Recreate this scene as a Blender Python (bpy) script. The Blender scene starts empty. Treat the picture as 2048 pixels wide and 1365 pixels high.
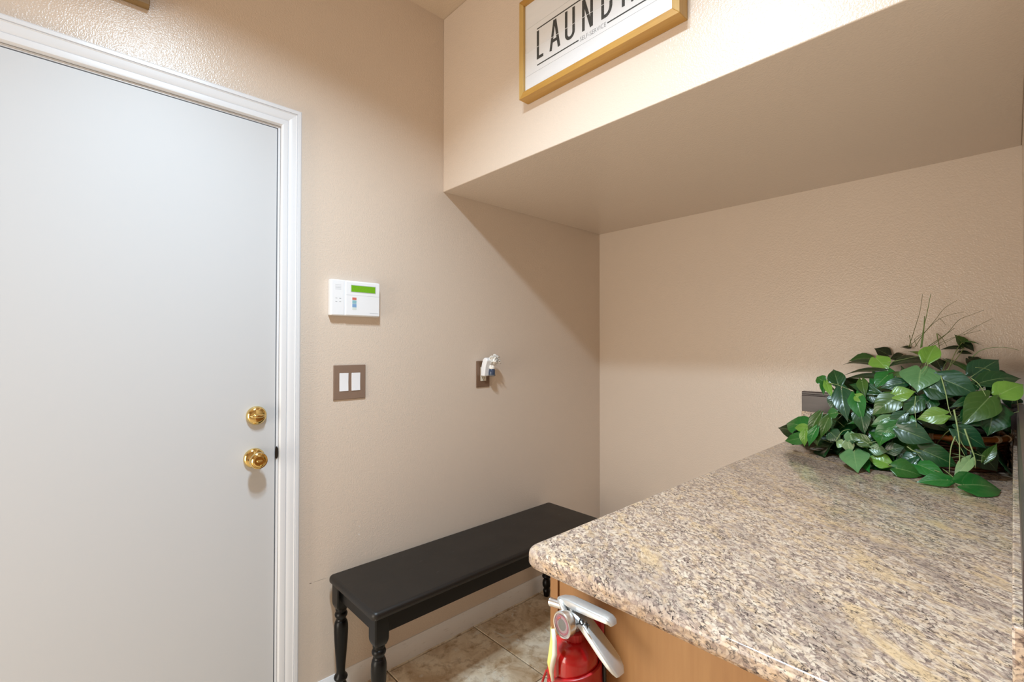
import bpy, bmesh, math, random
from mathutils import Vector, Matrix
random.seed(7)
S = bpy.context.scene
COL = S.collection
PI = math.pi

# ------------------------------------------------------------------ camera
CAM = Vector((1.732, 0.0, 1.2931))
F_PX, YAW, PITCH, ROLL = 939.94, .8179, .0124, .0012
FW = Vector((-math.sin(YAW)*math.cos(PITCH), math.cos(YAW)*math.cos(PITCH), math.sin(PITCH)))
R0 = Vector((math.cos(YAW), math.sin(YAW), 0)); U0 = R0.cross(FW)
RT = R0*math.cos(ROLL) + U0*math.sin(ROLL); UP = U0*math.cos(ROLL) - R0*math.sin(ROLL)
cam_d = bpy.data.cameras.new('camera'); cam = bpy.data.objects.new('camera', cam_d); COL.objects.link(cam)
cam_d.sensor_width = 36; cam_d.lens = F_PX*36/2048; cam_d.clip_start = .01
M = Matrix((RT, UP, -FW)).transposed().to_4x4(); M.translation = CAM
cam.matrix_world = M
S.camera = cam

# ------------------------------------------------------------------ light and exposure
W = bpy.data.worlds.new('world'); S.world = W; W.use_nodes = True
W.node_tree.nodes['Background'].inputs[0].default_value = (.9, .95, 1, 1)
W.node_tree.nodes['Background'].inputs[1].default_value = 0.0
S.view_settings.view_transform = 'Standard'
S.view_settings.look = 'None'
S.view_settings.gamma = 1
S.view_settings.use_curve_mapping = False
S.view_settings.exposure = 0.0

def lamp(name, loc, rot, watts, sx, sy, colr, shape='RECTANGLE', spread=180):
    l = bpy.data.lights.new(name, 'AREA'); l.shape = shape; l.size = sx; l.size_y = sy; l.energy = watts; l.color = colr; l.spread = math.radians(spread)
    o = bpy.data.objects.new(name, l); COL.objects.link(o); o.location = loc; o.rotation_euler = rot
    return o
# the laundry room's ceiling fixture: two round diffusers that shine downwards
lamp('ceiling_bulb', (1.00, .25, 2.65), (0, 0, 0), 19.6, .13, .13, (.68, .86, 1.0), 'DISK', 147)
lamp('ceiling_bulb', (1.16, .23, 2.65), (0, 0, 0), 19.6, .13, .13, (.68, .86, 1.0), 'DISK', 147)
# warm fill added behind the camera to brighten the alcove, no known fixture
lamp('added_hall_fill', (.62, -1.96, .90), (PI/2, 0, 0), 41, 1.1, 1.6, (1, .94, .82))

def hit(px, py, ax, v):
    d = FW + RT*((px-1024)/F_PX) - UP*((py-682.5)/F_PX)
    return CAM + d*((v-CAM[ax])/d[ax])
def pix_ray(px, py):
    return FW + RT*((px-1024)/F_PX) - UP*((py-682.5)/F_PX)

# ------------------------------------------------------------------ materials
def srgb(r, g, b):
    f = lambda c: (c/255/12.92) if c/255 <= .04045 else ((c/255+.055)/1.055)**2.4
    return (f(r), f(g), f(b), 1)

class NT:
    def __init__(s, name):
        s.m = bpy.data.materials.new(name); s.m.use_nodes = True
        s.t = s.m.node_tree; s.b = s.t.nodes['Principled BSDF']
    def n(s, kind, **kw):
        x = s.t.nodes.new(kind)
        for k, v in kw.items():
            if k.startswith('i_'):
                key = k[2:]
                key = int(key) if key.isdigit() else key.replace('_', ' ')
                s.put(x.inputs[key], v)
            else: setattr(x, k, v)
        return x
    def put(s, sock, v):
        if isinstance(v, bpy.types.NodeSocket): s.t.links.new(v, sock)
        else: sock.default_value = v
    def P(s, **kw):
        for k, v in kw.items(): s.put(s.b.inputs[k.replace('_', ' ')], v)
        return s
    def coord(s, kind='Object', scale=(1, 1, 1), rot=(0, 0, 0), loc=(0, 0, 0), vec=None):
        if vec is None:
            if kind == 'World': vec = s.n('ShaderNodeNewGeometry').outputs['Position']
            else: vec = s.n('ShaderNodeTexCoord').outputs[kind]
        return s.n('ShaderNodeMapping', i_Vector=vec, i_Scale=scale, i_Rotation=rot, i_Location=loc).outputs[0]
    def noise(s, vec, scale, detail=3, rough=.55, dist=0):
        return s.n('ShaderNodeTexNoise', i_Vector=vec, i_Scale=scale, i_Detail=detail, i_Roughness=rough, i_Distortion=dist).outputs[0]
    def ramp(s, fac, stops, interp='LINEAR'):
        r = s.n('ShaderNodeValToRGB', i_0=fac); r.color_ramp.interpolation = interp
        e = r.color_ramp.elements
        while len(e) < len(stops): e.new(.5)
        for q, (p, c) in zip(e, stops):
            q.position = p; q.color = c if len(c) == 4 else (*c, 1)
        return r.outputs[0]
    def mix(s, fac, a, b, mode='MIX'):
        x = s.n('ShaderNodeMix', data_type='RGBA', blend_type=mode)
        s.put(x.inputs[0], fac); s.put(x.inputs[6], a); s.put(x.inputs[7], b)
        return x.outputs[2]
    def math(s, op, a, b=0, c=0):
        x = s.n('ShaderNodeMath', operation=op)
        s.put(x.inputs[0], a); s.put(x.inputs[1], b)
        if op in ('MULTIPLY_ADD', 'SMOOTH_MIN', 'SMOOTH_MAX'): s.put(x.inputs[2], c)
        return x.outputs[0]
    def bump(s, h, strength=.3, dist=.002):
        s.put(s.b.inputs['Normal'], s.n('ShaderNodeBump', i_Height=h, i_Strength=strength, i_Distance=dist).outputs[0])
        return s

g0, g1 = (0, 0, 0, 1), (1, 1, 1, 1)

def plain(name, c, rough=.5, metal=0, var=.04, scale=30, bump=0, **kw):
    k = NT(name); v = k.coord('Object')
    nz = k.noise(v, scale)
    col = k.mix(nz, [x*(1-var) for x in c[:3]]+[1], [min(1, x*(1+var)) for x in c[:3]]+[1])
    k.P(Base_Color=col, Roughness=rough, Metallic=metal, **kw)
    if bump: k.bump(k.noise(v, scale*4), bump, .001)
    return k.m

def wall_mat(name, c, scuffs=False):
    k = NT(name); v = k.coord('World')
    big = k.noise(v, 1.7, 2)
    col = k.mix(big, [x*.97 for x in c[:3]]+[1], [min(1, x*1.03) for x in c[:3]]+[1])
    if scuffs:                                             # a thin rub mark and two paint chips by the bench
        sep = k.n('ShaderNodeSeparateXYZ', i_0=v)
        y, z = sep.outputs[1], sep.outputs[2]
        def blob(cy, cz, ry, rz, nz):
            a = k.math('DIVIDE', k.math('SUBTRACT', y, cy), ry); b = k.math('DIVIDE', k.math('SUBTRACT', z, cz), rz)
            d = k.math('ADD', k.math('MULTIPLY', a, a), k.math('MULTIPLY', b, b))
            d = k.math('ADD', d, k.math('MULTIPLY', nz, .9))
            return k.ramp(d, [(.55, g1), (1, g0)])
        nz = k.noise(v, 240, 2)
        col = k.mix(k.math('MULTIPLY', blob(.668, .4432, .044, .0016, nz), .55), col, srgb(120, 108, 98))
        col = k.mix(blob(.6335, .4425, .007, .0028, nz), col, srgb(128, 116, 106))
        col = k.mix(blob(.8155, .5685, .004, .0055, nz), col, srgb(245, 242, 238))
        col = k.mix(blob(.8165, .600, .003, .0035, nz), col, srgb(240, 235, 230))
    k.P(Base_Color=col, Roughness=.25, Specular_IOR_Level=.5)
    a = k.noise(v, 250, 1, .5); b = k.noise(v, 120, 2, .5)
    h = k.math('ADD', a, k.math('MULTIPLY', b, .7))
    k.bump(h, .38, .0020)
    return k.m

TAN = srgb(220, 203, 187)
m_wall = wall_mat('tan_wall_paint', TAN)
m_wall_l = wall_mat('tan_wall_paint_scuffed', TAN, True)
m_ceil = wall_mat('tan_ceiling_paint', srgb(212, 192, 170))

def white_paint(name, c, rough):
    k = NT(name); v = k.coord('World')
    k.P(Base_Color=k.mix(k.noise(v, 3, 3), [x*.985 for x in c[:3]]+[1], c), Roughness=rough)
    k.bump(k.noise(k.coord('World', scale=(1, 1, .12)), 260, 2), .05, .001)
    return k.m
m_door = white_paint('door_paint', srgb(199, 199, 201), .5)
m_trim = white_paint('trim_paint', srgb(220, 220, 223), .3)

def base_mat():
    k = NT('baseboard_paint'); v = k.coord('World')
    marks = k.ramp(k.noise(k.coord('World', scale=(1, 3, 14)), 7, 4, .6), [(.60, g0), (.72, g1)])
    k.P(Base_Color=k.mix(k.math('MULTIPLY', marks, .35), srgb(236, 234, 234), srgb(170, 155, 145)), Roughness=.35)
    return k.m
m_base = base_mat()

def granite():
    k = NT('granite')
    p = k.n('ShaderNodeNewGeometry').outputs['Position']
    rot = k.coord(vec=p, rot=(0, 0, math.radians(38)))
    st = k.coord(vec=rot, scale=(.6, 1, 1))
    wv = k.n('ShaderNodeTexNoise', i_Vector=st, i_Scale=26, i_Detail=3).outputs[1]
    wst = k.mix(.022, st, wv, 'ADD')
    grain = k.noise(wst, 210, 3, .6)
    cell = k.n('ShaderNodeTexVoronoi', i_Vector=wst, i_Scale=205)
    edge = k.n('ShaderNodeTexVoronoi', feature='DISTANCE_TO_EDGE', i_Vector=wst, i_Scale=205).outputs['Distance']
    tone = k.math('ADD', k.math('MULTIPLY', k.n('ShaderNodeSeparateColor', i_0=cell.outputs['Color']).outputs[0], .34), k.math('MULTIPLY', grain, .72))
    col = k.ramp(tone, [(.28, srgb(114, 97, 90)), (.42, srgb(162, 140, 127)), (.55, srgb(198, 176, 157)), (.74, srgb(224, 204, 182))])
    patch = k.noise(wst, 70, 3, .55)
    col = k.mix(k.ramp(patch, [(.47, g0), (.68, (.6, .6, .6))]), col, srgb(222, 188, 146))
    # gold and grey drifts that run diagonally across the slab
    bend = k.mix(.09, rot, k.n('ShaderNodeTexNoise', i_Vector=rot, i_Scale=5, i_Detail=3).outputs[1], 'ADD')
    long = k.coord(vec=bend, scale=(.2, 1, 1))
    drift = k.math('ADD', k.noise(long, 17, 3, .5, .35), k.math('MULTIPLY', k.math('SUBTRACT', patch, .5), .25))
    col = k.mix(k.ramp(drift, [(.56, g0), (.68, (.7, .7, .7))]), col, srgb(216, 184, 140))
    drift2 = k.noise(k.coord(vec=bend, scale=(.2, 1, 1), loc=(3.1, 1.7, 0)), 12, 4, .6, .4)
    col = k.mix(k.ramp(drift2, [(.50, g0), (.68, (.5, .5, .5))]), col, srgb(140, 122, 112))
    # dark mineral threads between the grains
    web = k.math('MULTIPLY', k.ramp(edge, [(.0, g1), (.16, g0)]), k.ramp(k.noise(wst, 150, 2), [(.46, g0), (.60, g1)]))
    zone = k.ramp(k.noise(wst, 24, 3), [(.36, (.35, .35, .35)), (.58, g1)])
    col = k.mix(k.math('MULTIPLY', web, zone), col, srgb(66, 56, 54))
    dark = k.ramp(k.noise(wst, 230, 3, .65), [(.36, g1), (.42, g0)])
    col = k.mix(k.math('MULTIPLY', dark, zone), col, srgb(60, 52, 52))
    k.P(Base_Color=col, Roughness=.13, Specular_IOR_Level=.5)
    return k.m
m_granite = granite()

def wood(name, c1, c2, axis=2, rough=.35, scale=9, stretch=.1):
    k = NT(name); sc = [1, 1, 1]; sc[axis] = stretch
    v = k.coord('World', scale=tuple(sc))
    a = k.noise(v, scale, 4, .55, .8); b = k.noise(v, scale*14, 3)
    col = k.ramp(a, [(.3, c1), (.7, c2)])
    col = k.mix(k.math('MULTIPLY', b, .35), col, c1, 'MULTIPLY')
    k.P(Base_Color=col, Roughness=rough); k.bump(b, .06, .001)
    return k.m
m_maple = wood('maple_veneer', srgb(168, 122, 76), srgb(194, 154, 106), 2, .38, 7)
m_frame_v = wood('golden_frame_wood', srgb(182, 142, 74), srgb(212, 178, 108), 2, .45, 14)
m_frame_h = wood('golden_frame_wood_across', srgb(178, 130, 56), srgb(206, 162, 84), 0, .45, 14)
m_frame_old = wood('old_gold_wood', srgb(128, 100, 62), srgb(160, 130, 84), 1, .5, 14)
m_dark = wood('dark_brown_trim_paint', srgb(72, 60, 58), srgb(88, 75, 72), 0, .3, 20)
m_dark2 = wood('dark_brown_trim_paint_along', srgb(72, 60, 58), srgb(88, 75, 72), 1, .3, 20)

def travertine():
    k = NT('travertine_tile'); v = k.coord('World')
    rnd = k.n('ShaderNodeObjectInfo').outputs['Random']
    w = k.n('ShaderNodeVectorMath', operation='ADD'); k.put(w.inputs[0], v)
    cmb = k.n('ShaderNodeCombineXYZ', i_0=k.math('MULTIPLY', rnd, 17), i_1=k.math('MULTIPLY', rnd, 9)); k.put(w.inputs[1], cmb.outputs[0])
    v = w.outputs[0]
    a = k.noise(v, 5.5, 6, .62, .9); b = k.noise(v, 22, 5, .65, .5); c = k.noise(v, 11, 5, .6, 1.2)
    col = k.ramp(a, [(.32, srgb(184, 154, 120)), (.5, srgb(222, 202, 174)), (.68, srgb(236, 223, 202))])
    col = k.mix(k.ramp(b, [(.5, g0), (.68, (.7, .7, .7))]), col, srgb(150, 114, 74))
    col = k.mix(k.ramp(c, [(.60, g0), (.70, (.75, .75, .75))]), col, srgb(226, 224, 214))
    vein = k.ramp(k.math('ABSOLUTE', k.math('SUBTRACT', k.noise(v, 6, 4, .6, 1.6), .5)), [(.0, g1), (.012, g0)])
    col = k.mix(k.math('MULTIPLY', vein, .25), col, srgb(128, 98, 68))
    k.P(Base_Color=col, Roughness=.3); k.bump(b, .08, .002)
    return k.m
m_tile = travertine()
m_grout = plain('grout', srgb(128, 118, 104), .9, 0, .1, 200, .3)

def black_paint():
    k = NT('black_bench_paint'); v = k.coord('World')
    sc = k.ramp(k.noise(k.coord('World', scale=(3, .6, 1)), 26, 5, .7), [(.66, g0), (.74, g1)])
    col = k.mix(k.math('MULTIPLY', sc, .26), srgb(22, 19, 17), srgb(150, 146, 142))
    k.P(Base_Color=col, Roughness=k.math('ADD', .38, k.math('MULTIPLY', k.noise(v, 8, 3), .14)))
    k.bump(k.noise(k.coord('World', scale=(1, .1, 1)), 160, 2), .05, .001)
    return k.m
m_black = black_paint()
m_blackleg = plain('black_leg_paint', srgb(8, 8, 9), .36, 0, .1, 30, 0, Specular_IOR_Level=.3)
m_brass = plain('polished_brass', srgb(224, 196, 130), .12, 1, .03, 8)
m_darkmetal = plain('dark_bronze', srgb(52, 44, 38), .4, .6, .1)
m_steel = plain('satin_aluminium', srgb(226, 228, 230), .28, 1, .05, 14)
m_castal = plain('cast_aluminium', srgb(208, 210, 210), .38, .75, .06, 60, .15)
m_red = plain('red_enamel', srgb(172, 16, 20), .16, 0, .04, 8, 0, Coat_Weight=.5)
m_redplastic = plain('red_plastic', srgb(168, 24, 26), .35, 0, .06)
m_blackplastic = plain('black_plastic', srgb(18, 18, 20), .4, 0, .1)
m_dial = plain('gauge_dial', srgb(205, 170, 178), .4, 0, .05)
m_dialgrey = plain('gauge_dial_grey', srgb(120, 118, 110), .4, 0, .08)
m_dialred = plain('gauge_mark_red', srgb(220, 70, 40), .4, 0, .05)
m_dialgreen = plain('gauge_dial_pink_band', srgb(196, 96, 118), .4, 0, .05)
m_tag = plain('yellow_tag_paper', srgb(240, 226, 132), .7, 0, .1, 60)
m_tagprint = plain('brown_print', srgb(150, 105, 60), .7, 0, .1)
m_tagwhite = plain('white_tag_paper', srgb(238, 234, 226), .7)
m_whiteplastic = plain('white_plastic', srgb(240, 240, 243), .32, 0, .01)
m_offwhite = plain('ivory_plastic', srgb(224, 216, 200), .35, 0, .03)
m_greyprint = plain('grey_print', srgb(120, 120, 124), .6)
m_lightgrey = plain('pale_grey_seam', srgb(196, 197, 202), .6)
m_plate = plain('brown_wall_plate', srgb(136, 112, 96), .35, 0, .04)
m_plate2 = plain('dark_brown_outlet_plate', srgb(118, 90, 70), .3, 0, .04)
m_labelred = plain('label_red', srgb(206, 106, 92), .5)
m_labelteal = plain('label_teal', srgb(140, 186, 196), .5)
m_labelblue = plain('label_blue', srgb(128, 166, 206), .5)
m_labelgrey = plain('label_pale', srgb(214, 222, 216), .5)
m_lens = plain('clear_cover', srgb(235, 235, 235), .05, 0, .0, 10, 0, Transmission_Weight=.9, IOR=1.25)
m_bluebottle = plain('blue_grey_bottle', srgb(58, 70, 92), .12, 0, .06, 40)
m_crystal = plain('pearly_plastic', srgb(246, 242, 236), .25, 0, .03, 60, .1)

def lcd():
    k = NT('lcd_screen'); v = k.coord('Object')
    c = k.mix(k.noise(v, 260, 2), srgb(92, 150, 20), srgb(122, 182, 34))
    k.P(Base_Color=c, Roughness=.25, Emission_Color=c, Emission_Strength=.12)
    return k.m
m_lcd = lcd()

def sign_panel():
    k = NT('white_sign_board'); v = k.coord('World', scale=(.3, 1, 1))
    k.P(Base_Color=k.mix(k.noise(v, 40, 3), srgb(226, 227, 231), srgb(234, 234, 236)), Roughness=.4)
    return k.m
m_board = sign_panel()
def ink():
    k = NT('worn_black_print'); v = k.coord('World')
    w = k.ramp(k.noise(v, 420, 3, .7), [(.52, g0), (.66, g1)])
    k.P(Base_Color=k.mix(k.math('MULTIPLY', w, .4), srgb(52, 53, 52), srgb(150, 150, 148)), Roughness=.6)
    return k.m
m_ink = ink()

def leaf_mat():
    k = NT('leaf'); uv = k.n('ShaderNodeTexCoord').outputs['UV']
    sep = k.n('ShaderNodeSeparateXYZ', i_0=uv); s, t = sep.outputs[0], sep.outputs[1]
    at = k.math('ABSOLUTE', k.math('SUBTRACT', k.math('MULTIPLY', t, 2), 1))
    mid = k.ramp(at, [(.0, g1), (.055, g0)])
    nz = k.noise(k.coord('World'), 45, 3)
    ph = k.math('SUBTRACT', s, k.math('MULTIPLY', k.math('POWER', at, 1.25), .34))
    fr = k.math('ABSOLUTE', k.math('SUBTRACT', k.math('FRACT', k.math('ADD', k.math('MULTIPLY', ph, 5.6), k.math('MULTIPLY', nz, .35))), .5))
    lat = k.ramp(fr, [(.0, g1), (.07, g0)])
    oc = k.n('ShaderNodeObjectInfo').outputs['Color']
    col = k.mix(k.math('MULTIPLY', nz, .7), oc, k.mix(1, oc, (.45, .62, .5, 1), 'MULTIPLY'))
    pale = k.mix(.5, oc, (.42, .56, .24, 1))
    col = k.mix(k.math('MULTIPLY', mid, .6), col, pale)
    col = k.mix(k.math('MULTIPLY', lat, .12), col, pale)
    back = k.n('ShaderNodeNewGeometry').outputs['Backfacing']
    col = k.mix(k.math('MULTIPLY', back, .55), col, k.mix(.5, oc, (.16, .22, .07, 1)))
    k.P(Base_Color=col, Roughness=.28, Specular_IOR_Level=.6)
    h = k.math('SUBTRACT', k.ramp(fr, [(0, g0), (.28, g1)]), k.math('MULTIPLY', mid, .7))
    k.bump(k.math('ADD', h, k.math('MULTIPLY', nz, .5)), .13, .002)
    return k.m
m_leaf = leaf_mat()
m_stem = plain('pale_green_stem', srgb(150, 168, 108), .5, 0, .12)
m_blade = plain('dry_grass_blade', srgb(92, 98, 44), .6, 0, .2)
m_bladegreen = plain('green_grass_blade', srgb(104, 130, 66), .5, 0, .15)
m_wicker = plain('dark_wicker', srgb(92, 52, 26), .5, 0, .35, 60, .4)
m_bamboo = plain('orange_bamboo', srgb(188, 112, 48), .35, 0, .25, 30)
m_bind = plain('pale_cane_binding', srgb(214, 180, 140), .5, 0, .15, 60)
m_moss = plain('dark_moss', srgb(40, 34, 20), .9, 0, .4, 80, .6)

# ------------------------------------------------------------------ mesh helpers
def obj(name, bm, mat, parent=None, smooth=False, bevel=0, seg=3, angle=40):
    me = bpy.data.meshes.new(name)
    bmesh.ops.recalc_face_normals(bm, faces=bm.faces[:]) if not getattr(bm, 'keep', False) else None
    bm.to_mesh(me); bm.free()
    me.materials.append(mat)
    if smooth:
        me.polygons.foreach_set('use_smooth', [True]*len(me.polygons))
        if smooth == 'auto': me.set_sharp_from_angle(angle=math.radians(angle))
    o = bpy.data.objects.new(name, me); COL.objects.link(o)
    if parent: o.parent = parent
    if bevel:
        md = o.modifiers.new('bevel', 'BEVEL'); md.width = bevel; md.segments = seg; md.limit_method = 'ANGLE'
        md.angle_limit = math.radians(35); md.harden_normals = False
        me.polygons.foreach_set('use_smooth', [True]*len(me.polygons)); me.set_sharp_from_angle(angle=math.radians(35))
    return o
def thing(name, label, cat, loc=(0, 0, 0), group=None):
    o = bpy.data.objects.new(name, None); COL.objects.link(o); o.location = loc
    o['label'] = label; o['category'] = cat
    if group: o['group'] = group
    return o
def adopt(root, *parts):                     # parts built in world coordinates, kept where they stand
    for p in parts:
        p.parent = root; p.matrix_parent_inverse = Matrix.Translation(-root.location)
def tag(o, label, cat, group=None):
    o['label'] = label; o['category'] = cat
    if group: o['group'] = group
    return o
def struct(o, label=None):
    o['kind'] = 'structure'
    if label: o['label'] = label
    return o
def box(bm, a, b):
    v = [bm.verts.new((x, y, z)) for x in (a[0], b[0]) for y in (a[1], b[1]) for z in (a[2], b[2])]
    for f in ((0, 1, 3, 2), (4, 6, 7, 5), (0, 4, 5, 1), (2, 3, 7, 6), (0, 2, 6, 4), (1, 5, 7, 3)):
        bm.faces.new([v[i] for i in f])
    return bm
def B(*ab):
    bm = bmesh.new()
    for i in range(0, len(ab), 2): box(bm, ab[i], ab[i+1])
    return bm
def prism(bm, pts, axis, a, b):               # extrude a 2D outline along an axis
    def mk(p, h):
        c = list(p); c.insert(axis, h); return bm.verts.new(c)
    lo_ = [mk(p, a) for p in pts]; hi = [mk(p, b) for p in pts]; n = len(pts)
    for i in range(n): bm.faces.new((lo_[i], lo_[(i+1) % n], hi[(i+1) % n], hi[i]))
    bm.faces.new(lo_[::-1]); bm.faces.new(hi)
    return bm
def lathe(bm, prof, origin=(0, 0, 0), direction=(0, 0, 1), n=32, cap=True):
    d = Vector(direction).normalized(); q = d.to_track_quat('Z', 'Y').to_matrix(); o = Vector(origin)
    rings = []
    for r, h in prof:
        rings.append([bm.verts.new(o + q @ Vector((r*math.cos(2*PI*i/n), r*math.sin(2*PI*i/n), h))) for i in range(n)])
    for a, b in zip(rings, rings[1:]):
        for i in range(n): bm.faces.new((a[i], a[(i+1) % n], b[(i+1) % n], b[i]))
    if cap:
        bm.faces.new(rings[0][::-1]); bm.faces.new(rings[-1])
    return bm
def tube(bm, pts, rad, n=6, closed=False):
    pts = [Vector(p) for p in pts]; k = len(pts)
    rad = rad if isinstance(rad, (list, tuple)) else [rad]*k
    rings = []; side = None
    for i, p in enumerate(pts):
        if closed: t = pts[(i+1) % k] - pts[i-1]
        else: t = pts[min(i+1, k-1)] - pts[max(i-1, 0)]
        t.normalize()
        if side is None: side = t.orthogonal().normalized()
        side = (side - t*side.dot(t)).normalized(); up = t.cross(side)
        rings.append([bm.verts.new(p + (side*math.cos(2*PI*j/n) + up*math.sin(2*PI*j/n))*rad[i]) for j in range(n)])
    prs = list(zip(rings, rings[1:])) + ([(rings[-1], rings[0])] if closed else [])
    for a, b in prs:
        for j in range(n): bm.faces.new((a[j], a[(j+1) % n], b[(j+1) % n], b[j]))
    if not closed:
        bm.faces.new(rings[0][::-1]); bm.faces.new(rings[-1])
    return bm
def bez(a, b, c, d, n=10):
    a, b, c, d = map(Vector, (a, b, c, d))
    return [a*(1-t)**3 + b*3*t*(1-t)**2 + c*3*t*t*(1-t) + d*t**3 for t in [i/n for i in range(n+1)]]
def sweep(bm, frames, prof, close_prof=True):   # frames: (origin, u, v); prof: 2D points
    rings = [[bm.verts.new(o + u*p[0] + v*p[1]) for p in prof] for o, u, v in frames]
    n = len(prof)
    for a, b in zip(rings, rings[1:]):
        for i in range(n if close_prof else n-1): bm.faces.new((a[i], a[(i+1) % n], b[(i+1) % n], b[i]))
    if close_prof:
        bm.faces.new(rings[0][::-1]); bm.faces.new(rings[-1])
    return bm

# ------------------------------------------------------------------ room shell
YS, YB, ZS, ZC = 1.2013, 2.3582, 1.9826, 2.7578      # soffit face, back wall, soffit underside, ceiling
XW = 1.757                                             # right alcove wall
X1, Y0 = 3.4, -2.0                                     # the hall beyond the camera
D0, D1, DZ = -.40, .5115, 2.046                        # door slab
fl = obj('floor', B((-.12, Y0-.1, -.10), (X1+.1, YB+.12, -.008)), m_grout); struct(fl, 'travertine tile floor with grey grout joints')
obj_w = obj('wall_left', B((-.12, D1+.014, -.02), (0, YB+.12, ZC), (-.12, D0-.014, DZ+.014), (0, D1+.014, ZC), (-.12, Y0-.1, -.02), (0, D0-.014, ZC)), m_wall_l)
struct(obj_w, 'tan textured wall with the white door, keypad and bench')
struct(obj('wall_back', B((0, YB, -.02), (XW+.12, YB+.12, ZS+.1)), m_wall), 'tan back wall of the alcove behind the plant')
struct(obj('wall_right', B((XW, .675, -.02), (XW+.12, YB, ZC)), m_wall), 'tan wall ending beside the counter at right')
struct(obj('wall_soffit', B((0, YS, ZS), (XW, YB+.12, ZC)), m_wall, bevel=.003), 'dropped tan bulkhead that carries the laundry sign')
struct(obj('wall_return', B((XW+.12, .675, -.02), (X1+.1, .795, ZC)), m_wall))
struct(obj('wall_hall', B((X1, Y0-.1, -.02), (X1+.1, .675, ZC)), m_wall))
struct(obj('wall_front', B((0, Y0-.1, -.02), (X1, Y0, ZC)), m_wall))
struct(obj('ceiling', B((-.12, Y0-.1, ZC), (X1+.1, YB+.12, ZC+.1)), m_ceil), 'tan painted ceiling')

# floor tiles, each its own piece
TS, TG = .437, .0045
tile_me = None
bx0, by0 = .0235, 1.3675
for i in range(-1, 8):
    for j in range(-8, 3):
        x0, x1 = bx0+i*TS, bx0+(i+1)*TS; y0, y1 = by0+j*TS, by0+(j+1)*TS
        full = x0 >= 0 and x1 <= X1 and y0 >= Y0 and y1 <= YB
        x0, x1, y0, y1 = max(x0+TG/2, .0), min(x1-TG/2, X1), max(y0+TG/2, Y0), min(y1-TG/2, YB)
        if x1-x0 < .01 or y1-y0 < .01: continue
        cx, cy = (x0+x1)/2, (y0+y1)/2
        if full and tile_me:
            o = bpy.data.objects.new('floor_tile', tile_me); COL.objects.link(o); o.parent = fl
        else:
            h = (x1-x0)/2, (y1-y0)/2
            bm = bmesh.new(); e = .002
            lo_ = [bm.verts.new((sx*h[0], sy*h[1], z)) for z in (-.008, -e) for sx, sy in ((-1, -1), (1, -1), (1, 1), (-1, 1))]
            tp = [bm.verts.new((sx*(h[0]-e), sy*(h[1]-e), 0)) for sx, sy in ((-1, -1), (1, -1), (1, 1), (-1, 1))]
            for q in range(4):
                r = (q+1) % 4
                bm.faces.new((lo_[q], lo_[r], lo_[4+r], lo_[4+q])); bm.faces.new((lo_[4+q], lo_[4+r], tp[r], tp[q]))
            bm.faces.new(tp)
            o = obj('floor_tile', bm, m_tile, fl)
            if full: tile_me = o.data
        o.location = (cx, cy, 0)

# baseboards
def base_prof():
    return [(0, 0), (.013, 0), (.013, .052), (.0115, .057), (.0105, .064), (.007, .071), (.004, .079), (0, .079)]
bm = bmesh.new(); prism(bm, base_prof(), 1, .585, YB)
struct(obj('baseboard_left', bm, m_base, smooth='auto'), 'white baseboard under the black bench')
bm = bmesh.new(); sweep(bm, [(Vector((0, YB, 0)), Vector((0, -1, 0)), Vector((0, 0, 1))), (Vector((1.125, YB, 0)), Vector((0, -1, 0)), Vector((0, 0, 1)))], base_prof())
struct(obj('baseboard_back', bm, m_base, smooth='auto'))

# ------------------------------------------------------------------ door
door = obj('door_1', B((-.040, D0, .008), (-.0005, D1, DZ)), m_door, bevel=.0015, seg=2)
struct(door, 'flat white painted door with two brass locks')
def ring_prof(r, d): return [(r, 0), (r, d*.35), (r*.94, d*.75), (r*.82, d), (r*.55, d*1.1), (.001, d*1.12)]
ld = hit(514, 832, 0, .01); lk = hit(509, 917, 0, .005)
db = obj('deadbolt', lathe(bmesh.new(), [(.031, -.001), (.031, .006), (.0295, .0115), (.026, .016), (.018, .0195), (.001, .0205)], (0, 0, 0), (1, 0, 0), 40), m_brass, smooth='auto')
db.location = (0, ld.y, ld.z); db.parent = door
bm = bmesh.new()                                        # oval thumb turn with a raised ridge
for k_ in range(1):
    n = 28; rows = []
    for zz, sc in ((.0, 1), (.006, 1.0), (.011, .82), (.0135, .45)):
        rows.append([bm.verts.new((.018+zz, .0225*sc*math.cos(2*PI*i/n), .0072*sc*math.sin(2*PI*i/n))) for i in range(n)])
    for a, b in zip(rows, rows[1:]):
        for i in range(n): bm.faces.new((a[i], a[(i+1) % n], b[(i+1) % n], b[i]))
    bm.faces.new(rows[-1]); bm.faces.new(rows[0][::-1])
o = obj('thumb_turn', bm, m_brass, db, smooth='auto')
kn = obj('door_knob', lathe(bmesh.new(), [(.0325, -.001), (.0325, .004), (.031, .009), (.026, .013), (.014, .016), (.0115, .020), (.0115, .030), (.015, .034), (.0225, .039), (.0262, .046),
        (.0268, .053), (.0255, .059), (.0235, .0605), (.0232, .0595), (.0200, .0625), (.0196, .0612), (.0150, .0630), (.0145, .0615), (.001, .0615)], (0, 0, 0), (1, 0, 0), 44), m_brass, smooth='auto')
kn.location = (0, lk.y, lk.z); kn.parent = door
bm = bmesh.new(); box(bm, (.061, -.0085, -.0028), (.0675, .0085, .0028))
o = obj('lock_button', bm, m_brass, kn, bevel=.0018)
o = obj('pin_hole', lathe(bmesh.new(), [(.0022, 0), (.0022, .001)], (.0135, -.020, -.001), (1, -.5, 0), 12), m_darkmetal, kn)
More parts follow.
